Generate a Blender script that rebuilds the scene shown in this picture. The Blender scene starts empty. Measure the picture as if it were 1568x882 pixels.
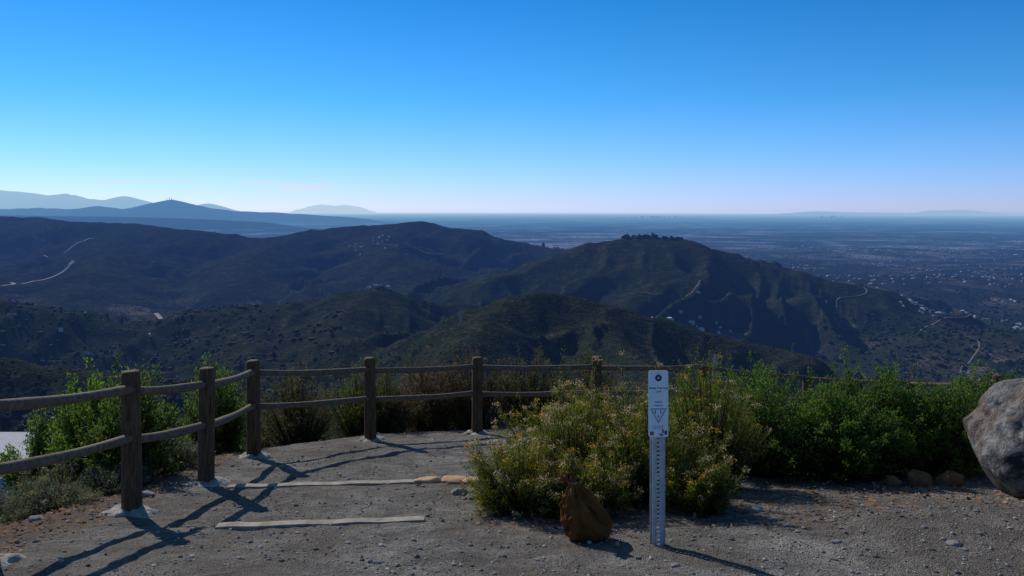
import bpy, math, numpy as np
from mathutils import Vector, noise as mn
RNG=np.random.default_rng(7)
scene=bpy.context.scene
scene.view_settings.view_transform='Standard'
scene.view_settings.look='None'
scene.view_settings.exposure=0

# ------------------------------------------------------------------ helpers
def mk(name,V,F,mat=None,smooth=True,col=None,parent=None):
    V=np.asarray(V,dtype=np.float32).reshape(-1,3); F=np.asarray(F,dtype=np.int32)
    k=F.shape[1]; me=bpy.data.meshes.new(name)
    me.vertices.add(len(V)); me.vertices.foreach_set('co',V.ravel())
    me.loops.add(F.size); me.loops.foreach_set('vertex_index',F.ravel())
    me.polygons.add(len(F))
    me.polygons.foreach_set('loop_start',np.arange(0,F.size,k,dtype=np.int32))
    me.polygons.foreach_set('loop_total',np.full(len(F),k,dtype=np.int32))
    me.polygons.foreach_set('use_smooth',np.full(len(F),smooth,dtype=bool))
    me.update(calc_edges=True)
    if col is not None:
        a=me.color_attributes.new('Col','FLOAT_COLOR','POINT')
        c=np.ones((len(V),4),dtype=np.float32); c[:,:3]=col
        a.data.foreach_set('color',c.ravel())
    ob=bpy.data.objects.new(name,me); scene.collection.objects.link(ob)
    if mat: me.materials.append(mat)
    if parent: ob.parent=parent
    return ob
def empty(name):
    e=bpy.data.objects.new(name,None); scene.collection.objects.link(e); e.empty_display_size=.2; return e
def merge(parts):
    Vs=[];Fs=[];o=0
    for V,F in parts:
        V=np.asarray(V,float).reshape(-1,3);F=np.asarray(F,int)
        Vs.append(V);Fs.append(F+o);o+=len(V)
    return np.concatenate(Vs),np.concatenate(Fs)
def box(c,s,ax=None):
    c=np.array(c,float);s=np.array(s,float)/2
    V=np.array([[i,j,k] for k in(-1,1) for j in(-1,1) for i in(-1,1)])*s
    if ax is not None:
        ca,sa=math.cos(ax),math.sin(ax); V=np.stack([V[:,0]*ca-V[:,1]*sa,V[:,0]*sa+V[:,1]*ca,V[:,2]],1)
    F=[[0,2,3,1],[4,5,7,6],[0,1,5,4],[2,6,7,3],[0,4,6,2],[1,3,7,5]]
    return V+c,np.array(F)
def beam(a,b,w):
    a=np.array(a,float);b=np.array(b,float);d=b-a;L=np.linalg.norm(d);d/=L
    u=np.cross(d,[0,0,1.]) if abs(d[2])<.95 else np.cross(d,[1.,0,0]);u/=np.linalg.norm(u);v=np.cross(d,u)
    V=[];
    for p in(a,b):
        for s,t in((-1,-1),(1,-1),(1,1),(-1,1)): V.append(p+(u*s+v*t)*w/2)
    F=[[0,1,2,3],[7,6,5,4],[0,4,5,1],[1,5,6,2],[2,6,7,3],[3,7,4,0]]
    return np.array(V),np.array(F)
_tab={}
def vn(x,y,seed=0):
    if seed not in _tab: _tab[seed]=np.random.default_rng(1000+seed).random((256,256))*2-1
    T=_tab[seed]
    xi=np.floor(x).astype(np.int64);yi=np.floor(y).astype(np.int64);u=x-xi;v=y-yi
    u=u*u*u*(u*(u*6-15)+10);v=v*v*v*(v*(v*6-15)+10)
    a=T[xi&255,yi&255];b=T[(xi+1)&255,yi&255];c=T[xi&255,(yi+1)&255];d=T[(xi+1)&255,(yi+1)&255]
    return (a*(1-u)+b*u)*(1-v)+(c*(1-u)+d*u)*v
def fbm(x,y,seed=0,o=4,g=.5):
    s=0;a=1;n=0
    for i in range(o):
        s=s+a*vn(x,y,seed+i);n+=a;a*=g;x,y=(x*1.6+y*1.2)+7.3,(y*1.6-x*1.2)+3.1
    return s/n
def smax(a,b,k):
    h=np.clip(k-np.abs(a-b),0,None)/k
    return np.maximum(a,b)+h*h*k*.25
def sstep(x): x=np.clip(x,0,1); return x*x*(3-2*x)

# ------------------------------------------------------------------ terrain
TERR=np.array([(-3.7,-30),(-3.35,1.0),(-3.12,4.7),(-3.05,6.6),(-2.98,7.6),(-3.02,9.3),(-1.9,10.95),(-.5,11.95),(1.2,12.5),
 (2.8,12.3),(4.2,12),(5.4,11.6),(6.3,11.1),(9,9.5),(20,0),(20,-30)],float)
def outside(X,Y):
    d=np.full(X.shape,1e12);ins=np.zeros(X.shape,bool);n=len(TERR)
    for i in range(n):
        a=TERR[i];b=TERR[(i+1)%n];e=b-a
        t=np.clip(((X-a[0])*e[0]+(Y-a[1])*e[1])/(e@e),0,1)
        d=np.minimum(d,(X-a[0]-t*e[0])**2+(Y-a[1]-t*e[1])**2)
        c=((a[1]>Y)!=(b[1]>Y)); 
        with np.errstate(divide='ignore',invalid='ignore'):
            xx=a[0]+(Y-a[1])*(e[0])/(e[1] if e[1]!=0 else 1e-9)
        ins^=(c&(X<xx))
    d=np.sqrt(d); return np.where(ins,0,d)
def ridge(X,Y,pts,slope,w,amp,wl,seed):
    best=np.full(X.shape,-1e9);bd=np.zeros(X.shape);bz=np.zeros(X.shape)
    for (ax,ay,az),(bx,by,bzz) in zip(pts[:-1],pts[1:]):
        ex,ey=bx-ax,by-ay;L2=ex*ex+ey*ey
        t=np.clip(((X-ax)*ex+(Y-ay)*ey)/L2,0,1)
        d=np.hypot(X-ax-t*ex,Y-ay-t*ey);z=az+(bzz-az)*t;hh=z-slope*d
        m=hh>best
        best=np.where(m,hh,best);bd=np.where(m,d,bd);bz=np.where(m,z,bz)
    cx,cy=pts[-1][0]-pts[0][0],pts[-1][1]-pts[0][1];cl=math.hypot(cx,cy)
    bt=((X-pts[0][0])*cx+(Y-pts[0][1])*cy)/cl;sd=((Y-pts[0][1])*cx-(X-pts[0][0])*cy)/cl
    wx=bt/wl+.45*vn(X/wl/1.2,Y/wl/1.2,seed+9);wy=sd/(wl*3.2)+.3*vn(X/wl/1.7,Y/wl/1.7,seed+8)
    n=2*np.sqrt(vn(wx,wy,seed)**2+.004)-.6
    n2=2*np.sqrt(vn(wx*2.3,wy*2.3+5,seed+1)**2+.004)-.6
    drop=slope*(np.sqrt(bd*bd+w*w)-w)
    return bz-drop*np.clip(1+amp*(n*.8+n2*.4)*sstep(bd/(.8*wl)),.5,2.2)
RID=[
 # crest lines in metres (x east, y away, z relative to the lookout)
 ([(-3536,5228,-58),(-3136,5228,-50),(-2896,5228,-58),(-2494,4836,-79),(-2161,4836,-87),(-1834,4574,-110),(-1476,4444,-134),(-1306,4444,-151),(-1064,4574,-117),(-806,4705,-95),(-518,4705,-73),(-338,4705,-102),(-119,4574,-155),(56,4574,-180),(301,4574,-225),(581,4574,-290)],.26,50,.75,280,10),
 ([(-2161,4836,-97),(-1850,4000,-170),(-1650,3400,-245),(-1500,2900,-310)],.27,30,.6,200,20),
 ([(-518,4705,-85),(-640,4200,-140),(-500,3600,-225),(-380,3200,-290)],.27,30,.6,200,24),
 ([(-1064,4574,-125),(-1200,3900,-205),(-1050,3300,-290)],.27,30,.6,200,28),
 ([(-3200,4300,-120),(-2600,3600,-190),(-2050,3000,-250),(-1750,2500,-310)],.27,30,.6,200,30),
 ([(37,3050,-244),(129,3040,-193),(198,3020,-152),(290,3006,-120),(405,3006,-103),(497,3006,-96),(589,3006,-103),(658,2990,-126),(750,2960,-157),(842,2930,-182),(930,2870,-206),(1040,2800,-232),(1147,2745,-275),(1260,2650,-330)],.33,55,.42,190,40),
 ([(-960,2091,-353),(-806,2091,-281),(-710,2091,-233),(-614,2091,-235),(-486,2091,-228),(-390,2091,-201),(-334,2091,-195),(-278,2091,-217),(-198,2120,-233),(-102,2160,-241),(30,2200,-270)],.34,22,.55,130,50),
 ([(-614,2091,-237),(-560,1800,-262),(-470,1550,-275)],.38,18,.5,110,54),
 ([(-334,2091,-200),(-360,1800,-235),(-300,1550,-262)],.38,18,.5,110,56),
 ([(-246,1400,-262),(-180,1420,-222),(-114,1438,-188),(-59,1438,-165),(-4,1438,-152),(45,1438,-140),(95,1438,-149),(161,1438,-165),(238,1438,-182),(326,1430,-204),(381,1420,-231),(436,1400,-264),(513,1380,-308)],.40,18,.55,90,60),
 ([(-4,1438,-154),(-40,1300,-163),(-60,1150,-181),(-110,1000,-200),(-150,880,-215)],.5,14,.5,80,64),
 ([(161,1438,-167),(150,1280,-190),(190,1120,-212),(170,980,-228)],.5,14,.5,80,66),
 ([(-1500,1960,-185),(-1326,1960,-196),(-1176,1960,-208),(-1086,1960,-226),(-951,1960,-256),(-801,1960,-295)],.33,24,.5,130,70),
 ([(-900,1046,-168),(-627,1046,-185),(-547,1046,-196),(-467,1046,-208),(-387,1046,-218),(-307,1046,-226)],.36,18,.5,80,74),
 ([(513,1300,-310),(700,1250,-296),(900,1300,-318)],.2,40,.4,120,76),
 ([(1250,2300,-330),(1500,2100,-318),(1800,2150,-335)],.14,60,.4,160,78),
 ([(900,3900,-350),(1700,4200,-335),(2500,4300,-352)],.1,100,.4,260,80),
 ([(-8624,14377,-125),(-7524,14377,-140),(-6600,14377,-150),(-5324,14377,-185),(-4224,14377,-240),(-3344,14377,-350)],.2,150,.4,900,84),
 ([(-13824,20912,-62),(-12544,20912,-30),(-11584,20912,2),(-10784,20912,-30),(-10144,20912,50),(-9504,20912,-30),(-8944,20912,66),(-8624,20912,150),(-8352,20912,200),(-7984,20912,120),(-7424,20912,2),(-6784,20912,-78),(-5824,20912,-110),(-4544,20912,-190),(-3584,20912,-260)],.22,60,.35,1300,88),
 ([(-32000,44438,700),(-28696,44438,884),(-26656,44438,918),(-25296,44438,816),(-24106,44438,646),(-23256,44438,748),(-22236,44438,476),(-21046,44438,408),(-20196,44438,612),(-19516,44438,408),(-18666,44438,0),(-17500,44438,0),(-16456,44438,136),(-15844,44438,238),(-15096,44438,-68)],.3,250,.2,3000,92),
 ([(-15500,62000,-60),(-14700,62000,120),(-13900,62000,250),(-13000,62000,210),(-12100,62000,250),(-11000,62000,40),(-10200,62000,-200)],.6,250,.2,3000,94),
 ([(13500,44438,-330),(15844,44438,-170),(17884,44438,-238),(20944,44438,-262),(21964,44438,-136),(23664,44438,-102),(25024,44438,-238),(28000,44438,-260)],.2,300,.2,3000,96),
]
def height(X,Y):
    X=np.asarray(X,float);Y=np.asarray(Y,float);sh=X.shape;X=X.ravel();Y=Y.ravel()
    r=np.hypot(X,Y);s=outside(X,Y)
    q=np.clip(4-Y,0,4)
    g=np.where(Y<4,.3255+.155*(q-q*q/8),.9455-.155*np.clip(Y,4,12.6))
    se=np.sqrt(s*s+.16)-.4
    z=g-.34*se-.04*np.clip(s-25,0,None)
    nr=np.exp(-r/40)
    z=z+.018*fbm(X/.6,Y/.6,200,3)+.030*vn(X/2.2,Y/2.2,210)*nr+.013*fbm(X/.16,Y/.16,204,3,.6)*nr
    # worn trail treads stepping down at the timbers
    tr=np.exp(-((X+1.4)/1.1)**4)*nr
    z=z-.035*tr*(sstep((Y-5.8)/.12)-sstep((Y-5.95)/1.3))-.035*tr*(sstep((Y-7.4)/.12)-sstep((Y-7.55)/1.5))
    z=z+.13*np.exp(-((X-3.1)**2/1.7+(Y-5.7)**2/.7))
    z=z+np.clip(s*.03,0,12)*fbm(X/40+3,Y/40,220,4)
    m=r>300
    if m.any():
        x=X[m];y=Y[m];rr=r[m]
        P=-385+np.where(rr<9000,22,10)*fbm(x/900,y/900,230,4)+6*fbm(x/150,y/150,236,3)*np.exp(-rr/9000)
        for pts,sl,w,am,wl,sd in RID:
            a=np.array(pts);mar=1100/sl*.4 if a[:,1].max()<9000 else 6000
            b=(x>a[:,0].min()-mar)&(x<a[:,0].max()+mar)&(y>a[:,1].min()-mar)&(y<a[:,1].max()+mar)
            if b.any():
                kk=20 if a[:,1].max()<9000 else 60
                h=ridge(x[b],y[b],pts,sl,w,am,wl,sd); P[b]=smax(P[b],h,kk)
        # side gullies and spurlets
        hill=sstep((P+370)/90)*np.exp(-(rr/9000)**2)
        sc=np.clip(rr/1400,.6,3.)
        wx=x+40*vn(x/120,y/120,250);wy=y+40*vn(x/120,y/120,251)
        gl=np.sqrt(vn(wx/150,wy/190,252)**2+.003);gl2=np.sqrt(vn(wx/62,wy/80,253)**2+.004)
        P=P+hill*(14*(.3-gl)*np.clip(rr/2500,.5,1.3)+6*(.3-gl2))
        P=P+3.5*fbm(x/70,y/70,240,4)*np.exp(-rr/7000)
        z[m]=smax(z[m],P,30)
    return z.reshape(sh)
def H1(x,y): return float(height(np.array([x]),np.array([y]))[0])

# ------------------------------------------------------------------ materials
def nodes(name):
    m=bpy.data.materials.new(name);m.use_nodes=True;nt=m.node_tree
    for n in list(nt.nodes): nt.nodes.remove(n)
    try: m.cycles.emission_sampling='NONE'
    except Exception: pass
    return m,nt,nt.nodes,nt.links
def mathn(nt,op,a,b=None,c=None):
    n=nt.nodes.new('ShaderNodeMath');n.operation=op
    for i,v in enumerate((a,b,c)):
        if v is None: continue
        if isinstance(v,(int,float)): n.inputs[i].default_value=v
        else: nt.links.new(v,n.inputs[i])
    return n.outputs[0]
def ramp(nt,fac,stops,interp='LINEAR'):
    n=nt.nodes.new('ShaderNodeValToRGB');n.color_ramp.interpolation=interp
    e=n.color_ramp.elements
    while len(e)<len(stops): e.new(.5)
    for i,(p,c) in enumerate(stops):
        e[i].position=p;e[i].color=(*c,1) if len(c)==3 else c
    nt.links.new(fac,n.inputs[0]);return n.outputs[0]
def noise(nt,scale,detail=4,rough=.55,vec=None,dist=0):
    n=nt.nodes.new('ShaderNodeTexNoise');n.inputs['Scale'].default_value=scale;n.inputs['Detail'].default_value=detail
    n.inputs['Roughness'].default_value=rough;n.inputs['Distortion'].default_value=dist
    if vec is not None: nt.links.new(vec,n.inputs['Vector'])
    return n.outputs[0]
def mixc(nt,fac,a,b,mode='MIX'):
    n=nt.nodes.new('ShaderNodeMix');n.data_type='RGBA';n.blend_type=mode
    for i,v in ((0,fac),(6,a),(7,b)):
        if isinstance(v,(int,float)): n.inputs[i].default_value=v
        elif isinstance(v,tuple): n.inputs[i].default_value=(*v,1)
        else: nt.links.new(v,n.inputs[i])
    return n.outputs[2]
def pos(nt): return nt.nodes.new('ShaderNodeNewGeometry').outputs['Position']
def objc(nt): return nt.nodes.new('ShaderNodeTexCoord').outputs['Object']
def vscale(nt,v,s):
    n=nt.nodes.new('ShaderNodeMapping');n.inputs['Scale'].default_value=s;nt.links.new(v,n.inputs[0]);return n.outputs[0]
def bump(nt,h,strength,dist):
    n=nt.nodes.new('ShaderNodeBump');n.inputs['Strength'].default_value=strength;n.inputs['Distance'].default_value=dist
    nt.links.new(h,n.inputs['Height']);return n.outputs[0]
def princ(nt,col,rough=.9,nrm=None,spec=.2):
    b=nt.nodes.new('ShaderNodeBsdfPrincipled')
    if isinstance(col,tuple): b.inputs['Base Color'].default_value=(*col,1)
    else: nt.links.new(col,b.inputs['Base Color'])
    b.inputs['Roughness'].default_value=rough;b.inputs['Specular IOR Level'].default_value=spec
    if nrm is not None: nt.links.new(nrm,b.inputs['Normal'])
    return b.outputs[0]
def out(nt,s):
    o=nt.nodes.new('ShaderNodeOutputMaterial');nt.links.new(s,o.inputs[0])
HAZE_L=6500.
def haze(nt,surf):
    """aerial perspective painted into far materials: haze-coloured emission mixed in by world position"""
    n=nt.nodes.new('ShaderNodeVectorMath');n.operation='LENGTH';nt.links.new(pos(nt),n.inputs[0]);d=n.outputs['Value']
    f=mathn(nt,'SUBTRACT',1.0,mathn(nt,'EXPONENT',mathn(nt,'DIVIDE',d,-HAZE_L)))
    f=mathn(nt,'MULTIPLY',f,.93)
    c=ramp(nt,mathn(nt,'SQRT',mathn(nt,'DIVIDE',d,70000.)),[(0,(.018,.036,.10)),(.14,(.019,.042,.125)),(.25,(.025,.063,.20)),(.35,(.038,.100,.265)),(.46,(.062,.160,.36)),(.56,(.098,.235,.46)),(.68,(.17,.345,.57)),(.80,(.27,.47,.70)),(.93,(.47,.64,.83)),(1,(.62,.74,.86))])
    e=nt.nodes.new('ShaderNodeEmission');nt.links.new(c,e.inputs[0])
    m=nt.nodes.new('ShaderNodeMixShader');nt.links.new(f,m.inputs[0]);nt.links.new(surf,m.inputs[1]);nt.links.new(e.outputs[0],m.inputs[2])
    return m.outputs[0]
def mat_simple(name,c1,c2,scale=8,rough=.85,bs=.3,bd=.01,stretch=(1,1,1),spec=.2,hz=False,detail=5):
    m,nt,N,L=nodes(name);v=vscale(nt,objc(nt) if not hz else pos(nt),stretch)
    n=noise(nt,scale,detail,.6,v);c=ramp(nt,n,[(.3,c1),(.7,c2)])
    s=princ(nt,c,rough,bump(nt,n,bs,bd),spec)
    out(nt,haze(nt,s) if hz else s);return m
# dirt of the lookout
def m_ground():
    m,nt,N,L=nodes('dirt_gravel');p=pos(nt)
    big=noise(nt,.55,3,.6,p,.4);med=noise(nt,3.0,6,.74,p,.6);fine=noise(nt,60,4,.7,p)
    c=ramp(nt,med,[(.32,(.135,.122,.106)),(.46,(.22,.202,.178)),(.54,(.32,.298,.262)),(.68,(.45,.42,.375))])
    c=mixc(nt,ramp(nt,big,[(.42,(0,0,0)),(.60,(1,1,1))]),c,mixc(nt,.5,c,(.19,.148,.108)))
    v=N.new('ShaderNodeTexVoronoi');v.inputs['Scale'].default_value=75;L.new(p,v.inputs['Vector'])
    peb=ramp(nt,v.outputs['Distance'],[(.1,(1,1,1)),(.45,(0,0,0))])
    sep=N.new('ShaderNodeSeparateColor');L.new(v.outputs['Color'],sep.inputs[0])
    c=mixc(nt,mathn(nt,'MULTIPLY',peb,mathn(nt,'MULTIPLY',sep.outputs[0],.7)),c,mixc(nt,sep.outputs[1],(.46,.435,.395),(.07,.062,.053)))
    c=mixc(nt,ramp(nt,fine,[(.35,(1,1,1)),(.6,(0,0,0))]),c,mixc(nt,.55,c,(.06,.053,.046)))
    sx=N.new('ShaderNodeSeparateXYZ');L.new(p,sx.inputs[0])
    lf=mathn(nt,'ADD',mathn(nt,'MULTIPLY',sx.outputs[0],-1),mathn(nt,'MULTIPLY',med,1.2))
    lf=ramp(nt,mathn(nt,'SUBTRACT',lf,2.9),[(.5,(0,0,0)),(1.,(1,1,1))])
    c=mixc(nt,mathn(nt,'MULTIPLY',lf,.85),c,mixc(nt,fine,(.06,.035,.02),(.24,.13,.07)))
    h=mathn(nt,'ADD',mathn(nt,'MULTIPLY',fine,.7),mathn(nt,'ADD',mathn(nt,'MULTIPLY',peb,.4),mathn(nt,'MULTIPLY',med,2.4)))
    out(nt,princ(nt,c,.95,bump(nt,h,1.,.04),.1));return m
def m_hills():
    m,nt,N,L=nodes('chaparral_hillside');p=pos(nt)
    a=noise(nt,.0035,4,.6,p,.3);b=noise(nt,.03,4,.68,p);f=noise(nt,.13,3,.7,p)
    c=ramp(nt,b,[(.3,(.018,.027,.014)),(.5,(.036,.045,.022)),(.62,(.062,.060,.034)),(.76,(.15,.12,.085))])
    c=mixc(nt,ramp(nt,f,[(.40,(0,0,0)),(.6,(1,1,1))]),mixc(nt,.6,c,(.011,.016,.009)),c)
    sx=N.new('ShaderNodeSeparateXYZ');L.new(p,sx.inputs[0])
    val=ramp(nt,mathn(nt,'DIVIDE',mathn(nt,'ADD',sx.outputs[2],400),200),[(.15,(1,1,1)),(.45,(0,0,0))])
    v=N.new('ShaderNodeTexVoronoi');v.inputs['Scale'].default_value=.0085;v.inputs['Randomness'].default_value=1;L.new(vscale(nt,p,(1,.7,0.0)),v.inputs['Vector'])
    s=N.new('ShaderNodeSeparateColor');L.new(v.outputs['Color'],s.inputs[0])
    fld=ramp(nt,mathn(nt,'ADD',mathn(nt,'MULTIPLY',s.outputs[0],.45),mathn(nt,'MULTIPLY',b,.55)),[(.3,(.025,.036,.018)),(.5,(.045,.055,.028)),(.62,(.10,.085,.055)),(.74,(.26,.21,.15))])
    fld=mixc(nt,ramp(nt,f,[(.42,(0,0,0)),(.54,(1,1,1))]),(.018,.028,.014),fld)
    c=mixc(nt,mathn(nt,'MULTIPLY',val,ramp(nt,a,[(.35,(.35,.35,.35)),(.55,(1,1,1))])),c,fld)
    # broad districts on the far plain: built-up pale ground against dark canyons
    ds=noise(nt,.0009,5,.7,p,.5)
    far=ramp(nt,mathn(nt,'DIVIDE',sx.outputs[1],20000.),[(.25,(0,0,0)),(.45,(1,1,1))])
    dc=ramp(nt,ds,[(.42,(.02,.03,.02)),(.52,(.12,.12,.10)),(.60,(.55,.52,.48)),(.68,(.9,.86,.8))])
    c=mixc(nt,mathn(nt,'MULTIPLY',mathn(nt,'MULTIPLY',far,val),.85),c,dc)
    h=mathn(nt,'ADD',mathn(nt,'MULTIPLY',b,1.2),f)
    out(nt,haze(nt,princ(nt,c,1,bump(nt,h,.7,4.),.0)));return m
M_G=m_ground();M_H=m_hills()
def m_leaf(name,tr=.42,hz=False):
    m,nt,N,L=nodes(name);a=N.new('ShaderNodeAttribute');a.attribute_name='Col'
    s=princ(nt,a.outputs['Color'],.55,None,.25)
    t=N.new('ShaderNodeBsdfTranslucent');hs=N.new('ShaderNodeHueSaturation');hs.inputs['Value'].default_value=1.5;hs.inputs['Saturation'].default_value=1.1
    L.new(a.outputs['Color'],hs.inputs['Color']);L.new(hs.outputs[0],t.inputs[0])
    mx=N.new('ShaderNodeMixShader');mx.inputs[0].default_value=tr;L.new(s,mx.inputs[1]);L.new(t.outputs[0],mx.inputs[2])
    out(nt,mx.outputs[0]);return m
M_LEAF=m_leaf('shrub_leaves')
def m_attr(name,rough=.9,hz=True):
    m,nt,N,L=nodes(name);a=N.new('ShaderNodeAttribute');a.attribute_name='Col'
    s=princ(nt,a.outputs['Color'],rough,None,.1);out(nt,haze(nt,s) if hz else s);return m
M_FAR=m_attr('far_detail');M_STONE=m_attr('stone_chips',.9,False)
M_WOOD=mat_simple('weathered_wood',(.055,.028,.013),(.19,.11,.058),9,.85,.9,.015,(6,6,.7))
M_RAIL=mat_simple('weathered_rail',(.09,.058,.036),(.24,.17,.115),30,.8,.6,.006)
M_CONC=mat_simple('rough_concrete',(.22,.205,.18),(.44,.42,.37),14,.95,.9,.03)
M_TIMB=mat_simple('edging_timber',(.22,.18,.14),(.47,.40,.31),12,.9,.6,.01)

# ------------------------------------------------------------------ ground sheet (near + far)
ang=np.concatenate([np.linspace(-180,-48,70)[:-1],np.linspace(-48,48,820),np.linspace(48,180,70)[1:-1]])*math.pi/180
rad=np.concatenate([[.05],np.exp(np.linspace(math.log(.8),math.log(3.5),30)),np.exp(np.linspace(math.log(3.5),math.log(26),330))[1:],np.exp(np.linspace(math.log(26),math.log(600),70))[1:],np.exp(np.linspace(math.log(600),math.log(72000),540))[1:]])
NR0=360
A,R=np.meshgrid(ang,rad);X=R*np.sin(A);Y=R*np.cos(A);Z=height(X,Y)
nA=len(ang)
def sheet(name,i0,i1,mat):
    V=np.stack([X[i0:i1],Y[i0:i1],Z[i0:i1]],2).reshape(-1,3);n=i1-i0
    J=np.roll(np.arange(nA),-1)
    base=(np.arange(n-1)*nA)[:,None]
    a=base+np.arange(nA)[None];b=base+J[None]
    F=np.stack([a,b,b+nA,a+nA],2).reshape(-1,4)[:,::-1]
    return mk(name,V,F,mat)
sheet('ground',0,NR0,M_G)
sheet('hills',NR0-1,len(rad),M_H)

# ------------------------------------------------------------------ fence
FP=[(-3.1,1.6,None),(-3.0,3.15,None),(-2.91,4.70,None),(-2.80,6.29,1.04),(-2.71,7.56,1.03),(-2.75,9.09,1.03),(-1.76,10.6,1.03),(-.47,11.5,1.03),(1.19,12.1,None),(2.9,13.0,.91),(4.6,13.3,.91),(6.0,12.9,.92),(6.85,12.0,1.0),(8.0,10.8,None)]
def tube(pts,rads,ns=16,seed=0,rough=.04,capr=.0):
    pts=np.array(pts,float);n=len(pts);V=[]
    d=pts[-1]-pts[0];d/=np.linalg.norm(d)
    u=np.cross(d,[0,0,1.]) if abs(d[2])<.9 else np.array([1.,0,0]);u-=d*(u@d);u/=np.linalg.norm(u);v=np.cross(d,u)
    th=np.linspace(0,2*math.pi,ns,endpoint=False)
    for i in range(n):
        rr=rads[i]*(1+rough*vn(th*1.3+seed*3.1,np.full(ns,i*.35+seed),300)+rough*.6*np.cos(th*2+seed))
        V.append(pts[i]+np.outer(rr*np.cos(th),u)+np.outer(rr*np.sin(th),v))
    V=np.concatenate(V);F=[]
    for i in range(n-1):
        for j in range(ns):
            k=(j+1)%ns;F.append([i*ns+j,i*ns+k,(i+1)*ns+k,(i+1)*ns+j])
    c0=len(V);V=np.vstack([V,pts[0],pts[-1]])
    for j in range(0,ns,2):
        F.append([c0,(j+2)%ns,(j+1)%ns,j]);o=(n-1)*ns
        F.append([c0+1,o+j,o+(j+1)%ns,o+(j+2)%ns])
    return V,np.array(F)
fence=empty('wooden_rail_fence')
PZ=[]
for i,(x,y,h) in enumerate(FP):
    z=H1(x,y);h=h or 1.03;PZ.append((x,y,z,h))
    r=.072;hs=[-.15,0,.2,.4,.6,.8,h-.03,h-.012,h];rs=[r*1.05,r*1.03,r,r,r*.98,r*.97,r*.96,r*.9,r*.8]
    lean=(RNG.random(2)-.5)*.03
    V,F=tube([(x+lean[0]*k,y+lean[1]*k,z+k) for k in hs],rs,20,i)
    mk('post_%d'%i,V,F,M_WOOD,True,parent=fence)
    n1,n2=28,7;V=[];F=[]
    for a in range(n2+1):
        f=a/n2
        for b in range(n1):
            t=b/n1*2*math.pi;rr=(.185+.07*vn(np.array([math.cos(t)*1.9+i*5]),np.array([math.sin(t)*1.9]),310)[0])*(1-f*.72)
            V.append((x+rr*math.cos(t),y+rr*math.sin(t),H1(x+rr*math.cos(t),y+rr*math.sin(t))*(1-f)+z*f-.02+.060*math.sin(f*math.pi/2)**.8+.018*vn(np.array([t*4.]),np.array([f*3+i]),312)[0]))
    for a in range(n2):
        for b in range(n1): F.append([a*n1+b,a*n1+(b+1)%n1,(a+1)*n1+(b+1)%n1,(a+1)*n1+b])
    mk('concrete_footing_%d'%i,V,F,M_CONC,True,parent=fence)
for i in range(len(PZ)-1):
    a,b=PZ[i],PZ[i+1]
    for j,hh in enumerate((.885,.525)):
        o=.012*(1 if i%2 else -1)
        p=np.array([a[0],a[1],a[2]+hh+o]);q=np.array([b[0],b[1],b[2]+hh+.015-o]);d=(q-p)/np.linalg.norm(q-p)
        p=p-d*.03;q=q+d*.03
        t=np.linspace(0,1,9);sag=-.018*np.sin(t*math.pi)
        pts=p[None]+(q-p)[None]*t[:,None];pts[:,2]+=sag
        V,F=tube(pts,[.034+.003*math.sin(i*3+k) for k in range(9)],14,i*2+j+40,.05)
        mk('rail_%d_%s'%(i,'upper' if j==0 else 'lower'),V,F,M_RAIL,True,parent=fence)

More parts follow.
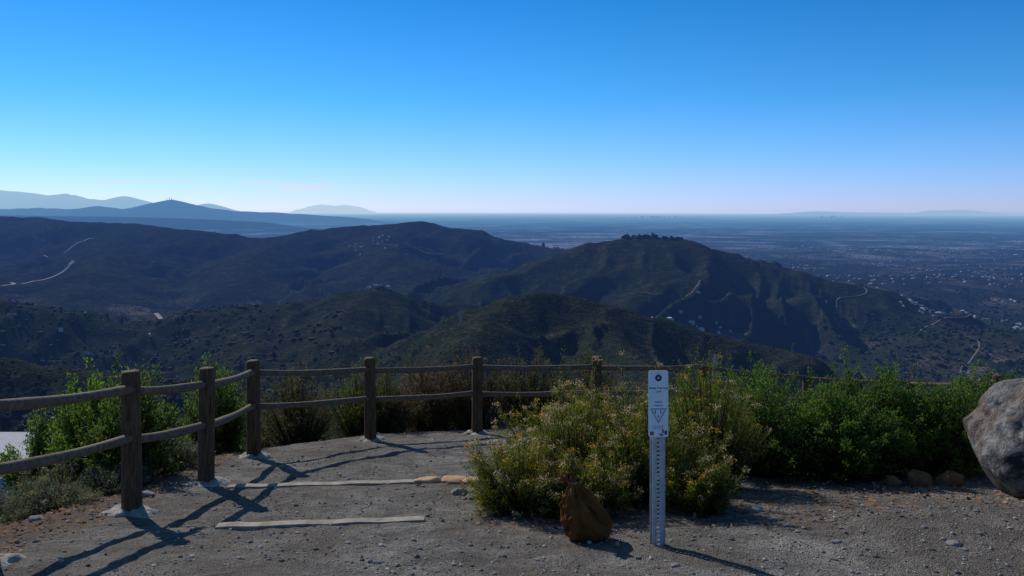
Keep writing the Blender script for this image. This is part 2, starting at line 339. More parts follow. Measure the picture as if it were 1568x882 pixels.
# ------------------------------------------------------------------ shrubs
def shrub(name,x,y,rx,ry,h,nst,nl,LL,LW,dark,light,seed,flowers=0,flcol=(.45,.36,.22),stem=(.10,.06,.035),spread=.03,tall=0,upr=.25,z0=None,tmin=.25):
    rg=np.random.default_rng(seed)
    if z0 is None: z0=H1(x,y)-.03
    th=rg.random(nst)*2*math.pi;rho=np.sqrt(rg.random(nst));low=rg.random(nst)<.42
    rho=np.where(low,.6+.45*rg.random(nst),rho)
    lump=1+.18*np.sin(3*th+seed)+.14*np.sin(5*th+seed*2.3)+.08*rg.standard_normal(nst)
    dx=rho*rx*np.cos(th)*lump;dy=rho*ry*np.sin(th)*lump
    lz=1+.28*vn(dx/.22+seed,dy/.22,400)
    hz=np.where(low,h*(.12+.55*rg.random(nst)),h*(1-.40*rho**2)*(.72+.33*rg.random(nst))*lz)
    if tall: tl=rg.random(nst)<tall; hz=np.where(tl,hz*1.28,hz)
    b0=np.stack([x+dx*.22,y+dy*.22,np.full(nst,z0)],1)
    tip=np.stack([x+dx,y+dy,z0+hz],1)
    gz=height(tip[:,0],tip[:,1]);tip[:,2]=np.maximum(tip[:,2],gz+.05)
    ct=(b0*.45+tip*.55);ct[:,2]+=upr*(tip[:,2]-z0);ct[:,:2]+=(tip[:,:2]-b0[:,:2])*.12
    def B(i,t): t=t[:,None];return (1-t)**2*b0[i]+2*t*(1-t)*ct[i]+t*t*tip[i]
    def T(i,t): t=t[:,None];return 2*(1-t)*(ct[i]-b0[i])+2*t*(tip[i]-ct[i])
    n=nst*nl;i=np.repeat(np.arange(nst),nl);t=tmin+(1-tmin)*rg.random(n)**.75
    p=B(i,t)+rg.standard_normal((n,3))*spread*(1.15-t[:,None]*.7)
    d=T(i,t);d/=np.linalg.norm(d,axis=1)[:,None]+1e-9
    d=d*.7+rg.standard_normal((n,3))*.55+np.array([0,0,.15]);d/=np.linalg.norm(d,axis=1)[:,None]
    s=np.cross(d,rg.standard_normal((n,3)));s/=np.linalg.norm(s,axis=1)[:,None]+1e-9
    nn=np.cross(d,s)
    l=(LL*(.6+.8*rg.random(n)))[:,None];w=(LW*(.6+.7*rg.random(n)))[:,None]
    V=np.stack([p,p+d*l*.5+s*w*.5+nn*w*.15,p+d*l,p+d*l*.5-s*w*.5+nn*w*.15],1).reshape(-1,3)
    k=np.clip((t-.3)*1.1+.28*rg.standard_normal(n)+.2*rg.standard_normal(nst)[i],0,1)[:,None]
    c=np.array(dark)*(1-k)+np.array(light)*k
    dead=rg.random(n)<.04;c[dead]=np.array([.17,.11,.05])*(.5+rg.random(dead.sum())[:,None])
    C=np.repeat(c,4,axis=0);F=np.arange(len(V)).reshape(-1,4)
    # stems
    tt=np.linspace(0,1,6);S=[]
    for q in tt:
        P=B(np.arange(nst),np.full(nst,q));r=.0035*(1.15-q)*(1+h)
        for a in (0,2.1,4.2): S.append(P+np.array([math.cos(a)*r,math.sin(a)*r,0]))
    S=np.stack(S,1);off=len(V)+np.arange(nst)[:,None,None]*18
    f=[]
    for a in range(5):
        for b in range(3): f.append([a*3+b,a*3+(b+1)%3,(a+1)*3+(b+1)%3,(a+1)*3+b])
    FS=(np.array(f)[None]+off).reshape(-1,4)
    Vs=[V,S.reshape(-1,3)];Cs=[C,np.repeat(np.array(stem)[None]*(.6+.7*rg.random((nst,1))),18,axis=0)];Fs=[F,FS];o=len(V)+nst*18
    if flowers:
        ft=np.where((rg.random(nst)<flowers)&(~low|(rg.random(nst)<.5)))[0]
        m=30;fi=np.repeat(ft,m);cl=rg.standard_normal((len(fi),3))*np.array([.018,.018,.010])
        fp=tip[fi]+cl+np.array([0,0,.008]);dd=rg.standard_normal((len(fi),3))+np.array([0,0,.8]);dd/=np.linalg.norm(dd,axis=1)[:,None]
        ss=np.cross(dd,rg.standard_normal((len(fi),3)));ss/=np.linalg.norm(ss,axis=1)[:,None]
        l=.014;w=.008
        FV=np.stack([fp,fp+dd*l*.6+ss*w*.5,fp+dd*l,fp+dd*l*.6-ss*w*.5],1).reshape(-1,3)
        fc=np.array(flcol)*(.5+.75*rg.random((len(fi),1)));yel=(rg.random(nst)<.35)[fi];fc[yel]=fc[yel]*np.array([1.0,.85,.3])
        Vs.append(FV);Cs.append(np.repeat(fc,4,axis=0));Fs.append(o+np.arange(len(FV)).reshape(-1,4))
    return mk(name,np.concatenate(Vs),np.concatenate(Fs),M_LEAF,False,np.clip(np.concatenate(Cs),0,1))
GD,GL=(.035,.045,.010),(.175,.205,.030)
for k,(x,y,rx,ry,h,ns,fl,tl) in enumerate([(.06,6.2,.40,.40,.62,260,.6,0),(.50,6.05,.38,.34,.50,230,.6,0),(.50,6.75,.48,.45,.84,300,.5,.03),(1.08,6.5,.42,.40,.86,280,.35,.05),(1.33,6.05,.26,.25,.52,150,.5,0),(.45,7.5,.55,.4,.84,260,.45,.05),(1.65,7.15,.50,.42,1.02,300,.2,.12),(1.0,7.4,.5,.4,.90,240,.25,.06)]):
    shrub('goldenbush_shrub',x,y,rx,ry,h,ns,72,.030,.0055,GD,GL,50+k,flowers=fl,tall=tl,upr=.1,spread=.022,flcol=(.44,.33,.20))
SD,SL=(.020,.038,.010),(.105,.185,.030)
for k,(x,y,rx,ry,h,ns) in enumerate([(2.30,7.85,.62,.55,.86,300),(2.95,7.75,.60,.55,.82,300),(3.42,8.15,.62,.55,.96,320),(4.10,8.25,.62,.55,.84,300),(4.95,8.9,.75,.5,.84,260),(2.6,8.9,.9,.5,.92,260)]):
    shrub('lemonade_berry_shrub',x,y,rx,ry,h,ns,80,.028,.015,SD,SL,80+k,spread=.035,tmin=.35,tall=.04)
# beyond the fence
BD,BL=(.03,.03,.015),(.11,.11,.045)
for k,(x,y,rx,ry,h,ns,d,l,nm) in enumerate([
 (-4.35,9.0,.5,.5,1.30,240,(.035,.06,.012),(.15,.25,.035),'laurel_sumac_shrub'),
 (-3.62,8.1,.42,.45,1.0,190,SD,(.11,.17,.035),'laurel_sumac_shrub'),
 (-5.25,9.6,.45,.5,.95,200,SD,(.12,.20,.04),'laurel_sumac_shrub'),
 (-3.55,10.3,.4,.4,1.1,170,SD,(.12,.20,.035),'laurel_sumac_shrub'),
 (-2.95,11.8,.6,.5,1.12,220,BD,BL,'buckwheat_shrub'),(-2.15,12.2,.6,.5,1.15,220,(.03,.04,.015),(.12,.16,.04),'buckwheat_shrub'),
 (-1.2,12.6,.6,.5,1.2,240,BD,(.13,.09,.05),'buckwheat_shrub'),(-.6,13.0,.65,.5,1.35,240,BD,(.12,.09,.05),'buckwheat_shrub'),
 (.25,13.2,.6,.5,1.25,220,BD,BL,'buckwheat_shrub'),(1.1,13.4,.6,.5,1.2,200,BD,BL,'buckwheat_shrub'),
 (-3.8,12.9,.8,.6,1.2,220,SD,BL,'buckwheat_shrub'),(-5.2,11.8,.6,.6,1.1,220,SD,BL,'buckwheat_shrub'),
 (-1.75,12.0,.5,.4,.95,200,BD,BL,'buckwheat_shrub'),
 (3.2,14.0,.9,.6,1.15,200,SD,SL,'buckwheat_shrub'),(4.9,14.2,.9,.6,1.1,200,SD,SL,'buckwheat_shrub'),(6.6,13.6,.9,.6,1.0,200,SD,SL,'buckwheat_shrub')]):
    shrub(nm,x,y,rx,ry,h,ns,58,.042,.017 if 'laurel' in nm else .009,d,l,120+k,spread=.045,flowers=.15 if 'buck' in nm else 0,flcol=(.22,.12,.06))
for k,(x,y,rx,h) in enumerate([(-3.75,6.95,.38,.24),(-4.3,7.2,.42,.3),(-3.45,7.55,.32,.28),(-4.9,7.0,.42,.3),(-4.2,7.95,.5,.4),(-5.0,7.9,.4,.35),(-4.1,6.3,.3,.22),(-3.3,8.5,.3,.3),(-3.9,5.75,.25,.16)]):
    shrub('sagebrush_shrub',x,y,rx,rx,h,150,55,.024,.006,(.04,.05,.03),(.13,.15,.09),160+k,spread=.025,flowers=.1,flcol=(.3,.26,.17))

# ------------------------------------------------------------------ scatter
import bmesh
bm=bmesh.new();bmesh.ops.create_icosphere(bm,subdivisions=1,radius=1);IV=np.array([v.co[:] for v in bm.verts]);IF=np.array([[v.index for v in f.verts] for f in bm.faces]);bm.free()
def blobs(name,P,S,col,mat,jit=.25,seed=0,smooth=False):
    rg=np.random.default_rng(seed);n=len(P)
    B=IV[None]*(1+jit*rg.standard_normal((n,12,1)))
    a=rg.random(n)*6.28;ca,sa=np.cos(a)[:,None],np.sin(a)[:,None]
    B=B*S[:,None,:];B=np.stack([B[:,:,0]*ca-B[:,:,1]*sa,B[:,:,0]*sa+B[:,:,1]*ca,B[:,:,2]],2)
    V=(B+P[:,None,:]).reshape(-1,3);F=(IF[None]+12*np.arange(n)[:,None,None]).reshape(-1,3)
    return mk(name,V,F,mat,smooth,np.repeat(col,12,axis=0))
n=16000
gx=RNG.uniform(-4.6,5.2,n);gy=3.8+8*RNG.random(n)**1.7
kk=(RNG.random(n)<.3)|(vn(gx/.5,gy/.5,77)>.0)|(gx>1.2);gx,gy=gx[kk],gy[kk];n=len(gx)
gz=height(gx,gy);sz=.003+.011*RNG.random(n)**7+.004*RNG.random(n)
S=np.stack([sz*1.3,sz,sz*.7],1);g=(.12+.34*RNG.random(n)**1.5)[:,None]*np.array([1,.94,.86])
blobs('gravel',np.stack([gx,gy,gz+sz*.3],1),S,g,M_STONE,.12,1)
n=3400;lx=np.concatenate([RNG.uniform(-4.5,-2.9,1800),RNG.uniform(-.4,5,1600)]);ly=np.concatenate([RNG.uniform(5.0,9.5,1800),RNG.uniform(5.5,7.6,1600)])
p=np.stack([lx,ly,height(lx,ly)+.006],1);d=RNG.standard_normal((n,3))*np.array([1,1,.25]);d/=np.linalg.norm(d,axis=1)[:,None];s=np.cross(d,np.array([0,0,1.])+.4*RNG.standard_normal((n,3)))
l=.02+.03*RNG.random((n,1));w=l*.3
V=np.stack([p,p+d*l*.5+s*w,p+d*l,p+d*l*.5-s*w],1).reshape(-1,3)
mk('leaf_litter',V,np.arange(4*n).reshape(-1,4),M_STONE,False,np.repeat(np.array([.26,.14,.07])*(.4+RNG.random((n,1))),4,axis=0))

# ------------------------------------------------------------------ rocks
def rock(name,x,y,z,sx,sy,sz,seed,mat,sub=4,amp=.22,rot=0,facet=0):
    bm=bmesh.new();bmesh.ops.create_icosphere(bm,subdivisions=sub,radius=1)
    o=Vector((seed*3.7,seed*1.9,seed*.7));rg=np.random.default_rng(seed)
    pl=[]
    for k in range(facet):
        q=rg.standard_normal(3);q/=np.linalg.norm(q);pl.append((Vector(q),rg.uniform(.74,.95)))
    for v in bm.verts:
        c=v.co.copy();n=mn.noise(c*1.1+o)*1.3+.5*mn.noise(c*2.6+o)+.22*mn.noise(c*7+o)+.10*mn.noise(c*17+o)
        c=c*(1+amp*n)
        for q,dd in pl:
            t=c.dot(q)
            if t>dd: c-=q*(t-dd)*.85
        v.co=Vector((c.x*sx,c.y*sy,c.z*sz))
    for f in bm.faces:f.smooth=True
    me=bpy.data.meshes.new(name);bm.to_mesh(me);bm.free();me.materials.append(mat)
    ob=bpy.data.objects.new(name,me);scene.collection.objects.link(ob);ob.location=(x,y,z);ob.rotation_euler[2]=rot;return ob
def m_rock():
    m,nt,N,L=nodes('granite');v=objc(nt);a=noise(nt,2.2,5,.6,v,.8);b=noise(nt,9,6,.72,v,.4);f=noise(nt,45,4,.7,v)
    c=ramp(nt,b,[(.3,(.08,.078,.078)),(.45,(.18,.175,.168)),(.58,(.31,.30,.285)),(.72,(.46,.45,.42))])
    c=mixc(nt,ramp(nt,a,[(.48,(0,0,0)),(.60,(1,1,1))]),c,mixc(nt,.5,c,(.20,.12,.06)))
    c=mixc(nt,ramp(nt,noise(nt,3,5,.7,v,1.5),[(.38,(1,1,1)),(.46,(0,0,0))]),c,(.06,.055,.05))
    h=mathn(nt,'ADD',mathn(nt,'MULTIPLY',b,1.4),mathn(nt,'MULTIPLY',f,.3))
    out(nt,princ(nt,c,.9,bump(nt,h,1.,.07),.2));return m
M_ROCK=m_rock()
rock('granite_boulder',4.62,6.75,.32,.98,.66,.60,3,M_ROCK,6,.14,facet=16)
M_OR=mat_simple('orange_stone',(.16,.08,.04),(.34,.19,.09),14,.9,.6,.02)
for x,y,s,sd in [(3.47,7.30,.10,5),(3.80,7.40,.11,6),(3.25,7.3,.07,7)]:
    rock('orange_rock',x,y,H1(x,y)+s*.25,s*1.1,s*.8,s*1.0,sd,M_OR,3,.3,facet=14)
M_FLAG=mat_simple('orange_flagstone',(.50,.24,.11),(.80,.56,.36),9,.9,.5,.01)
for x,y,a,b,sd in [(-.72,7.40,.13,.06,41),(-.50,7.38,.12,.07,42),(-.33,7.30,.11,.08,43)]:
    rock('flagstone',x,y,H1(x,y)+.018,a,b,.032,sd,M_FLAG,3,.25,facet=10)
M_GR=mat_simple('grey_stone',(.15,.14,.125),(.34,.32,.285),14,.9,.6,.02)
for x,y,s,sd in [(1.98,5.2,.025,22),(-.42,6.85,.06,23),(-.30,6.7,.05,24),(2.62,5.05,.035,25),(-.75,4.75,.02,26),(.9,4.7,.025,27),(3.3,4.9,.04,28),(1.7,6.0,.06,29),(-3.4,6.1,.05,30),(-3.0,7.0,.06,31)]:
    rock('stone',x,y,H1(x,y)+s*.15,s*1.2,s,s*.6,sd,M_GR,3,.3,facet=12)

# timbers set across the path
def timber(x0,x1,y0,y1):
    t=np.linspace(0,1,40)
    V=[];F=[]
    za=H1(x0,y0-.06)-.004;zb=H1(x1,y1-.06)-.004
    for i,q in enumerate(t):
        x=x0+(x1-x0)*q;y=y0+(y1-y0)*q;z=za+(zb-za)*q+.003*math.sin(q*21)+.012
        w=.045
        for a,b in((-w,-.1),(-w,-.006),(-w*.88,.0),(w*.88,.0),(w,-.006),(w,-.1)): V.append((x,y+a+.003*math.sin(q*31),z+b))
    for i in range(39):
        for k in range(5): F.append([i*6+k,i*6+k+1,(i+1)*6+k+1,(i+1)*6+k])
    o=39*6
    F+= [[0,1,4,5],[1,2,3,4],[o+5,o+4,o+1,o],[o+4,o+3,o+2,o+1]]
    return mk('edging_timber',V,F,M_TIMB,False)
timber(-2.0,-.60,5.78,5.86);timber(-2.45,-.80,7.36,7.46)

# ------------------------------------------------------------------ sign
sx,sy=.885,5.165;sz=H1(sx,sy)
sign=empty('trail_sign');sign.location=(sx,sy,sz)
M_MET=mat_simple('galvanised_steel',(.34,.34,.34),(.52,.52,.52),20,.45,.1,.002,spec=.5)
M_WHITE=mat_simple('white_sign_face',(.76,.77,.80),(.84,.85,.86),10,.4,.03,.001)
def flat(name,c,r):
    m,nt,N,L=nodes(name);n=noise(nt,40,3,.5,objc(nt));out(nt,princ(nt,ramp(nt,n,[(.3,tuple(v*.85 for v in c)),(.7,c)]),r,None,.3));return m
M_BLK=flat('black_ink',(.03,.03,.035),.5);M_RED=flat('red_ink',(.45,.09,.05),.5);M_BLU=flat('blue_ink',(.06,.10,.32),.5)
parts=[];pt=.0254;n=39
for s in(-1,1):
    parts.append(box((s*.0195,0,.49),(.021,.003,1.10)))
    parts.append(box((s*.0315,.0125,.49),(.003,.028,1.10)))
    parts.append(box((s*.040,.0265,.49),(.014,.003,1.10)))
for k in range(43):
    parts.append(box((0,0,-.05+k*pt),(.018,.0028,.0145)))
V,F=merge(parts);mk('perforated_channel_post',V,F,M_MET,False,parent=sign)
def plate(w,h,t,r,z,y):
    P=[]
    for cx,cz,a0 in((w/2-r,h/2-r,0),(-w/2+r,h/2-r,90),(-w/2+r,-h/2+r,180),(w/2-r,-h/2+r,270)):
        for a in range(0,91,15):
            q=math.radians(a0+a);P.append((cx+r*math.cos(q),cz+r*math.sin(q)))
    n=len(P);me=bpy.data.meshes.new('plate')
    V=[(p[0],y-t/2,z+p[1]) for p in P]+[(p[0],y+t/2,z+p[1]) for p in P]
    F=[list(range(n)),list(range(2*n-1,n-1,-1))]+[[i,i+n,(i+1)%n+n,(i+1)%n] for i in range(n)]
    me.from_pydata(V,[],F);me.update();return me
me=plate(.119,.402,.003,.012,.862,-.006);me.materials.append(M_WHITE);o=bpy.data.objects.new('sign_plate',me);scene.collection.objects.link(o);o.parent=sign
def ring(cx,cz,r0,r1,y,n=32,sq=1.):
    V=[];F=[]
    for i in range(n):
        a=i/n*6.28318
        V+= [(cx+r0*math.cos(a),y,cz+r0*math.sin(a)*sq),(cx+r1*math.cos(a),y,cz+r1*math.sin(a)*sq)]
    for i in range(n):
        j=(i+1)%n;F.append([2*i,2*i+1,2*j+1,2*j])
    return np.array(V),np.array(F)
YF=-.0085
def quad(x0,x1,z0,z1): return np.array([(x0,YF,z0),(x1,YF,z0),(x1,YF,z1),(x0,YF,z1)]),np.array([[0,1,2,3]])
def line2(a,b,w):
    a=np.array(a);b=np.array(b);d=(b-a)/np.linalg.norm(b-a);n=np.array([-d[1],d[0]])*w/2
    P=[a+n,b+n,b-n,a-n];return np.array([(p[0],YF,p[1]) for p in P]),np.array([[0,1,2,3]])
prt=[ring(0,1.018,.008,.020,YF),ring(0,1.018,.0,.004,YF)]
tri=[(-.045,.832),(.045,.832),(0,.745)]
for i in range(3): prt.append(line2(tri[i],tri[(i+1)%3],.0028))
tri2=[(-.036,.827),(.036,.827),(0,.757)]
for i in range(3): prt.append(line2(tri2[i],tri2[(i+1)%3],.0012))
for cx,cz in((-.018,.812),(.014,.812),(0,.786)):
    prt.append(ring(cx,cz+.008,0,.003,YF,12));prt.append(quad(cx-.003,cx+.003,cz-.008,cz+.003))
for k in range(3): prt.append(quad(-.04+.004*k,.04-.006*k,.728-k*.009-.001,.728-k*.009+.0008))
V,F=merge(prt);mk('sign_symbols',V,F,M_BLK,False,parent=sign)
V,F=merge([quad(-.050,-.028,.672,.694),quad(.022,.032,.684,.708)]);mk('red_marks',V,F,M_RED,False,parent=sign)
V,F=merge([quad(.008,.028,.668,.680),quad(.036,.052,.674,.70)]);mk('blue_marks',V,F,M_BLU,False,parent=sign)
def text(s,z,size):
    c=bpy.data.curves.new('t','FONT');c.body=s;c.size=size;c.align_x='CENTER';c.offset=.0004;o=bpy.data.objects.new('t',c);scene.collection.objects.link(o)
    bpy.context.view_layer.update();me=bpy.data.meshes.new_from_object(o);bpy.data.objects.remove(o)
    me.materials.clear();me.materials.append(M_BLK)
    t=bpy.data.objects.new('sign_lettering',me);scene.collection.objects.link(t);t.parent=sign;t.location=(0,YF,z);t.rotation_euler=(math.pi/2,0,0)
text('Double Peak Trail',.952,.0150);text('.6 mi',.932,.0145);text('Yield To',.868,.013);text('Trail Users',.848,.011)
prt=[]
for z in(1.045,.682): prt.append(ring(0,z,0,.004,YF-.001,12))
V,F=merge(prt);mk('bolts',V,F,M_MET,False,parent=sign)

# ------------------------------------------------------------------ cloth sack
def bag():
    m,nt,N,L=nodes('rust_brown_cloth');v=objc(nt)
    w1=N.new('ShaderNodeTexWave');w1.inputs['Scale'].default_value=70;w1.bands_direction='Z';w1.inputs['Distortion'].default_value=1.5;L.new(v,w1.inputs['Vector'])
    a=noise(nt,9,5,.6,v);c=ramp(nt,a,[(.3,(.12,.040,.010)),(.7,(.28,.10,.026))])
    out(nt,princ(nt,c,.9,bump(nt,mathn(nt,'ADD',mathn(nt,'MULTIPLY',w1.outputs[1],.2),mathn(nt,'MULTIPLY',a,2)),.7,.015),.15))
    prof=[(0,.0),(.0,.07),(.008,.105),(.035,.135),(.08,.150),(.13,.153),(.18,.143),(.225,.125),(.265,.102),(.30,.076),(.33,.050),(.352,.030),(.368,.024),(.384,.034),(.404,.044),(.400,.012)]
    hs=np.interp(np.linspace(0,15,91),range(16),[p[0] for p in prof]);rs=np.interp(np.linspace(0,15,91),range(16),[p[1] for p in prof])
    nt_=128;th=np.linspace(0,2*math.pi,nt_,endpoint=False);V=[]
    for i,(h,r) in enumerate(zip(hs,rs)):
        f=np.clip((h-.04)/.25,0,1)
        pl=.05+.24*f
        fold=1-np.abs(np.sin(4*th+1.2*math.sin(h*8)+.6*vn(th*0+h*6,th*0,505)))**.7
        fold2=1-np.abs(np.sin(7*th+2.2*h*8+1))**.8
        q=1-pl*(1.1*fold+.7*fold2)+pl*.5
        q+=.15*vn(np.cos(th)*1.6+5,np.sin(th)*1.6+h*7,500)*(1-f*.6)-.24*np.abs(vn(np.cos(th)*2.6+h*8,np.sin(th)*2.6+h*15,501))+.07
        rr=r*q;lean=-.085*(h/.33)**1.3-.04*max(0,h-.34)/.08
        V.append(np.stack([rr*np.cos(th)+lean+.02,.82*rr*np.sin(th)-.02*h/.3,np.full(nt_,h)+.012*vn(np.cos(th)*3,np.sin(th)*3+h*10,502)*(h>.01)+(.022*np.sin(3*th+1)*(i>84))],1))
    V=np.concatenate(V);F=[]
    for i in range(90):
        for j in range(nt_): k=(j+1)%nt_;F.append([i*nt_+j,i*nt_+k,(i+1)*nt_+k,(i+1)*nt_+j])
    e=empty('cloth_sack');x,y=.462,5.32;e.location=(x,y,H1(x,y)-.010)
    mk('sack_body',V,F,m,True,parent=e)
    a=np.linspace(0,6.28318,25);ctr=(-.088,-.025,.366)
    P=[(ctr[0]+.026*math.cos(q),ctr[1]+.021*math.sin(q),ctr[2]+.002*math.sin(q*2)) for q in a]
    parts=[beam(P[i],P[i+1],.006) for i in range(24)]
    Vv,Ff=merge(parts);mk('drawstring',Vv,Ff,M_TIMB,False,parent=e)
bag()

# ------------------------------------------------------------------ car park shelf with railing down the slope
M_ASPH=mat_simple('pale_pavement',(.36,.36,.37),(.48,.48,.48),3,.9,.2,.01)
V,F=box((-26,31,-8.8),(18,6.5,4));mk('parking_lot',V,F,M_ASPH,False)
parts=[]
for x in np.arange(-34.5,-17,2.2): parts.append(beam((x,28.1,-6.8),(x,28.1,-5.7),.12))
for z in(-5.8,-6.25): parts.append(beam((-35,28.1,z),(-17.2,28.1,z),.14))
V,F=merge(parts);mk('metal_railing',V,F,M_WOOD,False)

# ------------------------------------------------------------------ far scatter
def scatter(name,n,r0,r1,b0,b1,s0,s1,c0,c1,seed,zmax=1e9,cl=None,asp=.8,pw=1.,th=-.05):
    rg=np.random.default_rng(seed);r=r0*(r1/r0)**(rg.random(n)**pw);b=rg.uniform(b0,b1,n);x=b*r;y=r
    if cl: k=fbm(x/cl,y/cl,seed,3)>th; x=x[k];y=y[k]
    z=height(x,y);k=z<zmax;x,y,z=x[k],y[k],z[k];m=len(x)
    s=s0+(s1-s0)*rg.random(m)**2;S=np.stack([s,s*(.7+.5*rg.random(m)),s*asp],1)
    q=rg.random((m,1));C=np.array(c0)*(1-q)+np.array(c1)*q
    blobs(name,np.stack([x,y,z+s*asp*.2],1),S,C,M_FAR,.22,seed)
scatter('chaparral_scrub',32000,650,2400,-.75,.75,.8,2.3,(.015,.022,.011),(.048,.054,.028),31,asp=.6)
scatter('valley_trees',11000,1500,8000,-.1,.75,3.5,9,(.012,.020,.010),(.034,.050,.02),32,zmax=-300,cl=260,th=-.15)
scatter('valley_trees',3500,900,2600,-.75,-.2,3,7,(.012,.020,.010),(.03,.042,.018),33,zmax=-215,cl=150)
rg=np.random.default_rng(5);n=60;x=rg.uniform(390,600,n);y=rg.uniform(2960,3010,n);z=height(x,y);s=rg.uniform(3,7.5,n)
blobs('hilltop_trees',np.stack([x,y,z+s*.7],1),np.stack([s,s,s*.9],1),np.tile([.015,.022,.012],(n,1)),M_FAR,.25,4)
def houses(name,x,y,seed,s0,s1,br=1.):
    rg=np.random.default_rng(seed);z=height(x,y);P=[];C=[]
    for i in range(len(x)):
        w=rg.uniform(s0,s1);d=w*rg.uniform(.5,.8);h=rg.uniform(3,5);a=rg.uniform(0,3.14)
        V,F=box((0,0,h/2-2),(w,d,h+4));rv=np.array([(-w/2,-d/2,h+.02),(w/2,-d/2,h+.02),(w/2,d/2,h+.02),(-w/2,d/2,h+.02),(-w/2*.7,0,h+2.2),(w/2*.7,0,h+2.2)])
        rf=np.array([[0,1,5,4],[2,3,4,5]]);
        VV=np.vstack([V,rv]);FF=np.vstack([F,rf+8])
        ca,sa=math.cos(a),math.sin(a);VV=np.stack([VV[:,0]*ca-VV[:,1]*sa+x[i],VV[:,0]*sa+VV[:,1]*ca+y[i],VV[:,2]+z[i]],1)
        P.append((VV,FF));wc=br*np.array([.8,.74,.66])*rg.uniform(.5,1.);rc=br*np.array([[.36,.20,.13],[.4,.37,.33],[.25,.22,.2],[.8,.78,.75]][rg.integers(4)])
        C.append(np.vstack([np.tile(wc,(8,1)),np.tile(rc,(6,1))]))
    V,F=merge(P);return mk(name,V,F,M_FAR,False,np.vstack(C))
rg=np.random.default_rng(91);n=3800;r=1600*(9500/1600)**rg.random(n);b=rg.uniform(-.02,.72,n);x,y=b*r,r
k=(vn(x/350,y/350,92)>-.15);z=height(x,y);k&=(z<-290);houses('valley_houses',x[k],y[k],6,8,19,.9)
n=1300;r=7000*(19000/7000)**rg.random(n);b=rg.uniform(-.25,.72,n);x,y=b*r,r
k=(vn(x/900,y/900,93)>0);z=height(x,y);k&=(z<-340);houses('town_buildings',x[k],y[k],16,22,60,1.)
x=np.array([-352,-338,-322,-306,-345,-330]);y=np.array([2085,2088,2090,2096,2070,2074.]);houses('hilltop_houses',x,y,7,8,14,.8)
n=70;x=rg.uniform(-3000,-200,n);y=4700+rg.uniform(-250,60,n);k=vn(x/300,y/300,95)>.0;houses('ridge_houses',x[k],y[k],8,8,15,.7)
n=26;x=rg.normal(-640,110,n);y=rg.uniform(3850,4200,n);houses('ridge_houses',x,y,12,8,15,.8)
n=45;r=rg.uniform(1100,2300,n);b=rg.uniform(-.65,-.35,n);x,y=b*r,r;houses('valley_houses',x,y,9,5,9,.8)
x=rg.uniform(250,620,16);y=rg.uniform(2250,2450,16);houses('valley_houses',x,y,10,6,11,.7)
P=[]
for i in range(46):
    q=rg.normal(0,1);xx=(5200+q*900) if i<34 else (11600+q*260);hh=rg.uniform(10,80) if i<34 else rg.uniform(30,90)
    P.append(box((xx,31000+rg.uniform(-400,400),-400+hh/2+10),(rg.uniform(40,90),50,hh+40)))
V,F=merge(P);mk('city_skyline',V,F,M_FAR,False,np.tile([.12,.12,.12],(len(V),1)))
def road(pts,w,name='dirt_road',c=(.42,.37,.30),lift=1.0):
    pts=np.array(pts,float);t=np.linspace(0,len(pts)-1,80);
    def cr(P):
        Q=np.vstack([2*P[0]-P[1],P,2*P[-1]-P[-2]]);o=[]
        for q in t:
            i=min(int(q),len(P)-2);f=q-i;a,b,c_,d=Q[i],Q[i+1],Q[i+2],Q[i+3]
            o.append(.5*((2*b)+(c_-a)*f+(2*a-5*b+4*c_-d)*f*f+(3*b-a-3*c_+d)*f**3))
        return np.array(o)
    c2=cr(pts);d=np.gradient(c2,axis=0);nrm=np.stack([-d[:,1],d[:,0]],1);nrm/=np.linalg.norm(nrm,axis=1)[:,None]
    V=[]
    for s in(-1,0,1):
        q=c2+nrm*s*w/2;V.append(np.stack([q[:,0],q[:,1],height(q[:,0],q[:,1])+lift],1))
    V=np.stack(V,1);zz=V[:,:,2].max(1);V[:,:,2]=zz[:,None];V=V.reshape(-1,3);F=[]
    for i in range(79):
        for k in(0,1):F.append([i*3+k,i*3+k+1,(i+1)*3+k+1,(i+1)*3+k])
    mk(name,V,F,M_FAR,True,np.tile(c,(len(V),1)))
road([(-1180,2650),(-1150,2700),(-1155,2800),(-1210,2900)],15,lift=3)
road([(-1950,3150),(-1930,3300),(-1990,3400),(-1880,3600),(-1930,3750)],14,lift=3)
road([(-2450,4300),(-2250,4250),(-2150,4400)],9)
road([(-700,4050),(-560,4000),(-480,4080),(-330,4020)],6,c=(.3,.26,.2))
road([(330,2500),(420,2440),(520,2460),(560,2540)],3.5,c=(.25,.21,.16))
road([(950,2500),(1010,2650),(1120,2700),(1160,2850)],3.5,c=(.25,.21,.16))
road([(1050,2000),(1200,2200),(1150,2400),(1400,2600)],4,c=(.25,.21,.16))
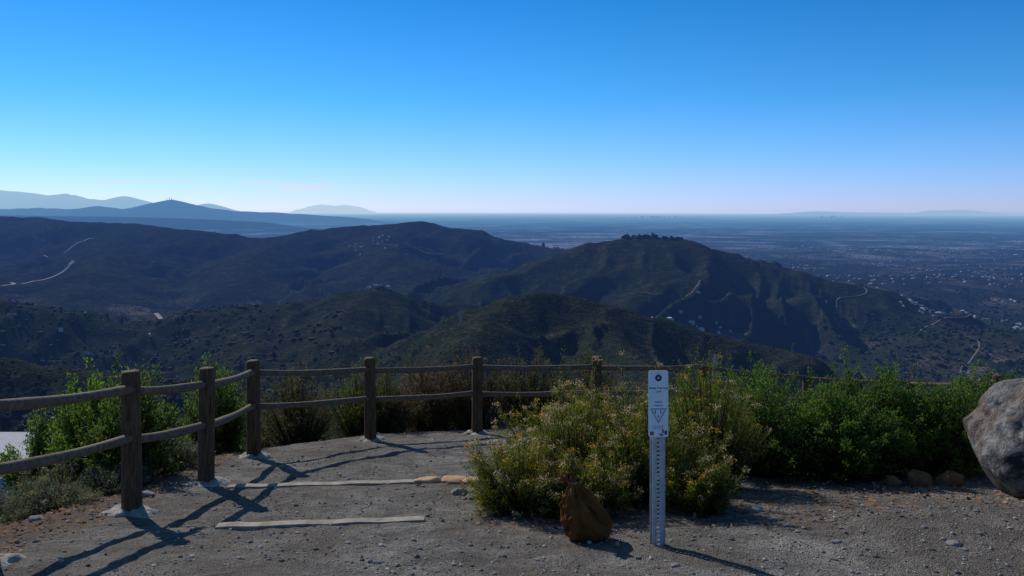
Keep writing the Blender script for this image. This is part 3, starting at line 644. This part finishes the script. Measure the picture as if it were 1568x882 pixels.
def pylon(x,y,h):
    z=H1(x,y)-1;P=[];w=h*.11
    def wd(t): return w*(1-t)*(1-.3*t)+h*.018
    lv=[0,.18,.34,.48,.6,.72,.82,.92,1]
    for a,b in zip(lv[:-1],lv[1:]):
        for i,(s,t) in enumerate(((1,1),(-1,1),(-1,-1),(1,-1))):
            s2,t2=((-1,1),(-1,-1),(1,-1),(1,1))[i]
            A=(x+s*wd(a),y+t*wd(a),z+a*h);B=(x+s*wd(b),y+t*wd(b),z+b*h);C=(x+s2*wd(b),y+t2*wd(b),z+b*h);D=(x+s2*wd(a),y+t2*wd(a),z+a*h)
            P+= [beam(A,B,.35),beam(A,C,.2),beam(D,B,.2)]
    for q in(.7,.82,.93):
        for s in(-1,1): P+= [beam((x,y,z+q*h),(x+s*h*.17,y,z+q*h),.3),beam((x,y,z+q*h+h*.04),(x+s*h*.17,y,z+q*h),.2)]
    V,F=merge(P);mk('power_pylon',V,F,M_FAR,False,np.tile([.4,.4,.4],(len(V),1)))
pylon(300,1260,44);pylon(-80,1330,30)
V,F=merge([beam((-8352+q,20800,150),(-8352+q,20800,150+hh),9) for q,hh in((-60,80),(0,110),(50,95),(90,70))]);mk('antenna_masts',V,F,M_FAR,False,np.tile([.1,.1,.1],(len(V),1)))

# ------------------------------------------------------------------ sky & sun
SV=Vector((-.59*math.cos(math.radians(33)),.81*math.cos(math.radians(33)),math.sin(math.radians(33)))).normalized()
w=bpy.data.worlds.new('World');scene.world=w;w.use_nodes=True;nt=w.node_tree
bg=nt.nodes['Background'];sk=nt.nodes.new('ShaderNodeTexSky');sk.sky_type='NISHITA';sk.sun_disc=False
sk.sun_elevation=math.radians(33);sk.sun_rotation=math.radians(-36);sk.altitude=500;sk.air_density=1.0;sk.dust_density=.1;sk.ozone_density=3.0
tc=nt.nodes.new('ShaderNodeTexCoord');sx_=nt.nodes.new('ShaderNodeSeparateXYZ');nt.links.new(tc.outputs['Generated'],sx_.inputs[0])
# clear, dry-air grading of the sky by elevation
tint=ramp(nt,sx_.outputs[2],[(0,(.78,.98,2.0)),(.02,(.68,.97,2.0)),(.055,(.52,.93,1.78)),(.125,(.27,.86,1.48)),(.235,(.13,.74,1.32)),(.5,(.55,.9,1.15)),(1,(.9,1,1.0))])
mu=mixc(nt,1.0,sk.outputs[0],tint,'MULTIPLY')
mp=nt.nodes.new('ShaderNodeMapping');mp.inputs['Scale'].default_value=(5,5,170);nt.links.new(tc.outputs['Generated'],mp.inputs[0])
cn=noise(nt,1.0,4,.55,mp.outputs[0])
cl=ramp(nt,cn,[(.50,(0,0,0)),(.62,(1,1,1))]);band=ramp(nt,sx_.outputs[2],[(.010,(0,0,0)),(.018,(1,1,1)),(.024,(1,1,1)),(.032,(0,0,0))])
sd=ramp(nt,mathn(nt,'MULTIPLY',sx_.outputs[0],-1),[(.15,(0,0,0)),(.2,(1,1,1)),(.40,(1,1,1)),(.46,(0,0,0))])
cm=mathn(nt,'MULTIPLY',mathn(nt,'MULTIPLY',cl,band),mathn(nt,'MULTIPLY',sd,.7))
mu=mixc(nt,cm,mu,(10.,9.2,10.2))
nt.links.new(mu,bg.inputs[0]);bg.inputs[1].default_value=.08
sl=bpy.data.lights.new('sun','SUN');sl.energy=3.6;sl.angle=math.radians(.5);sl.color=(1,.95,.88)
so=bpy.data.objects.new('sun',sl);scene.collection.objects.link(so);so.rotation_euler=SV.to_track_quat('Z','Y').to_euler()
# ------------------------------------------------------------------ camera
cd=bpy.data.cameras.new('camera');cd.lens=30;cd.sensor_width=36;cd.shift_y=-.0784;cd.clip_start=.05;cd.clip_end=200000
co=bpy.data.objects.new('camera',cd);scene.collection.objects.link(co);co.location=(0,0,2.2);co.rotation_euler=(math.pi/2,0,0)
scene.camera=co
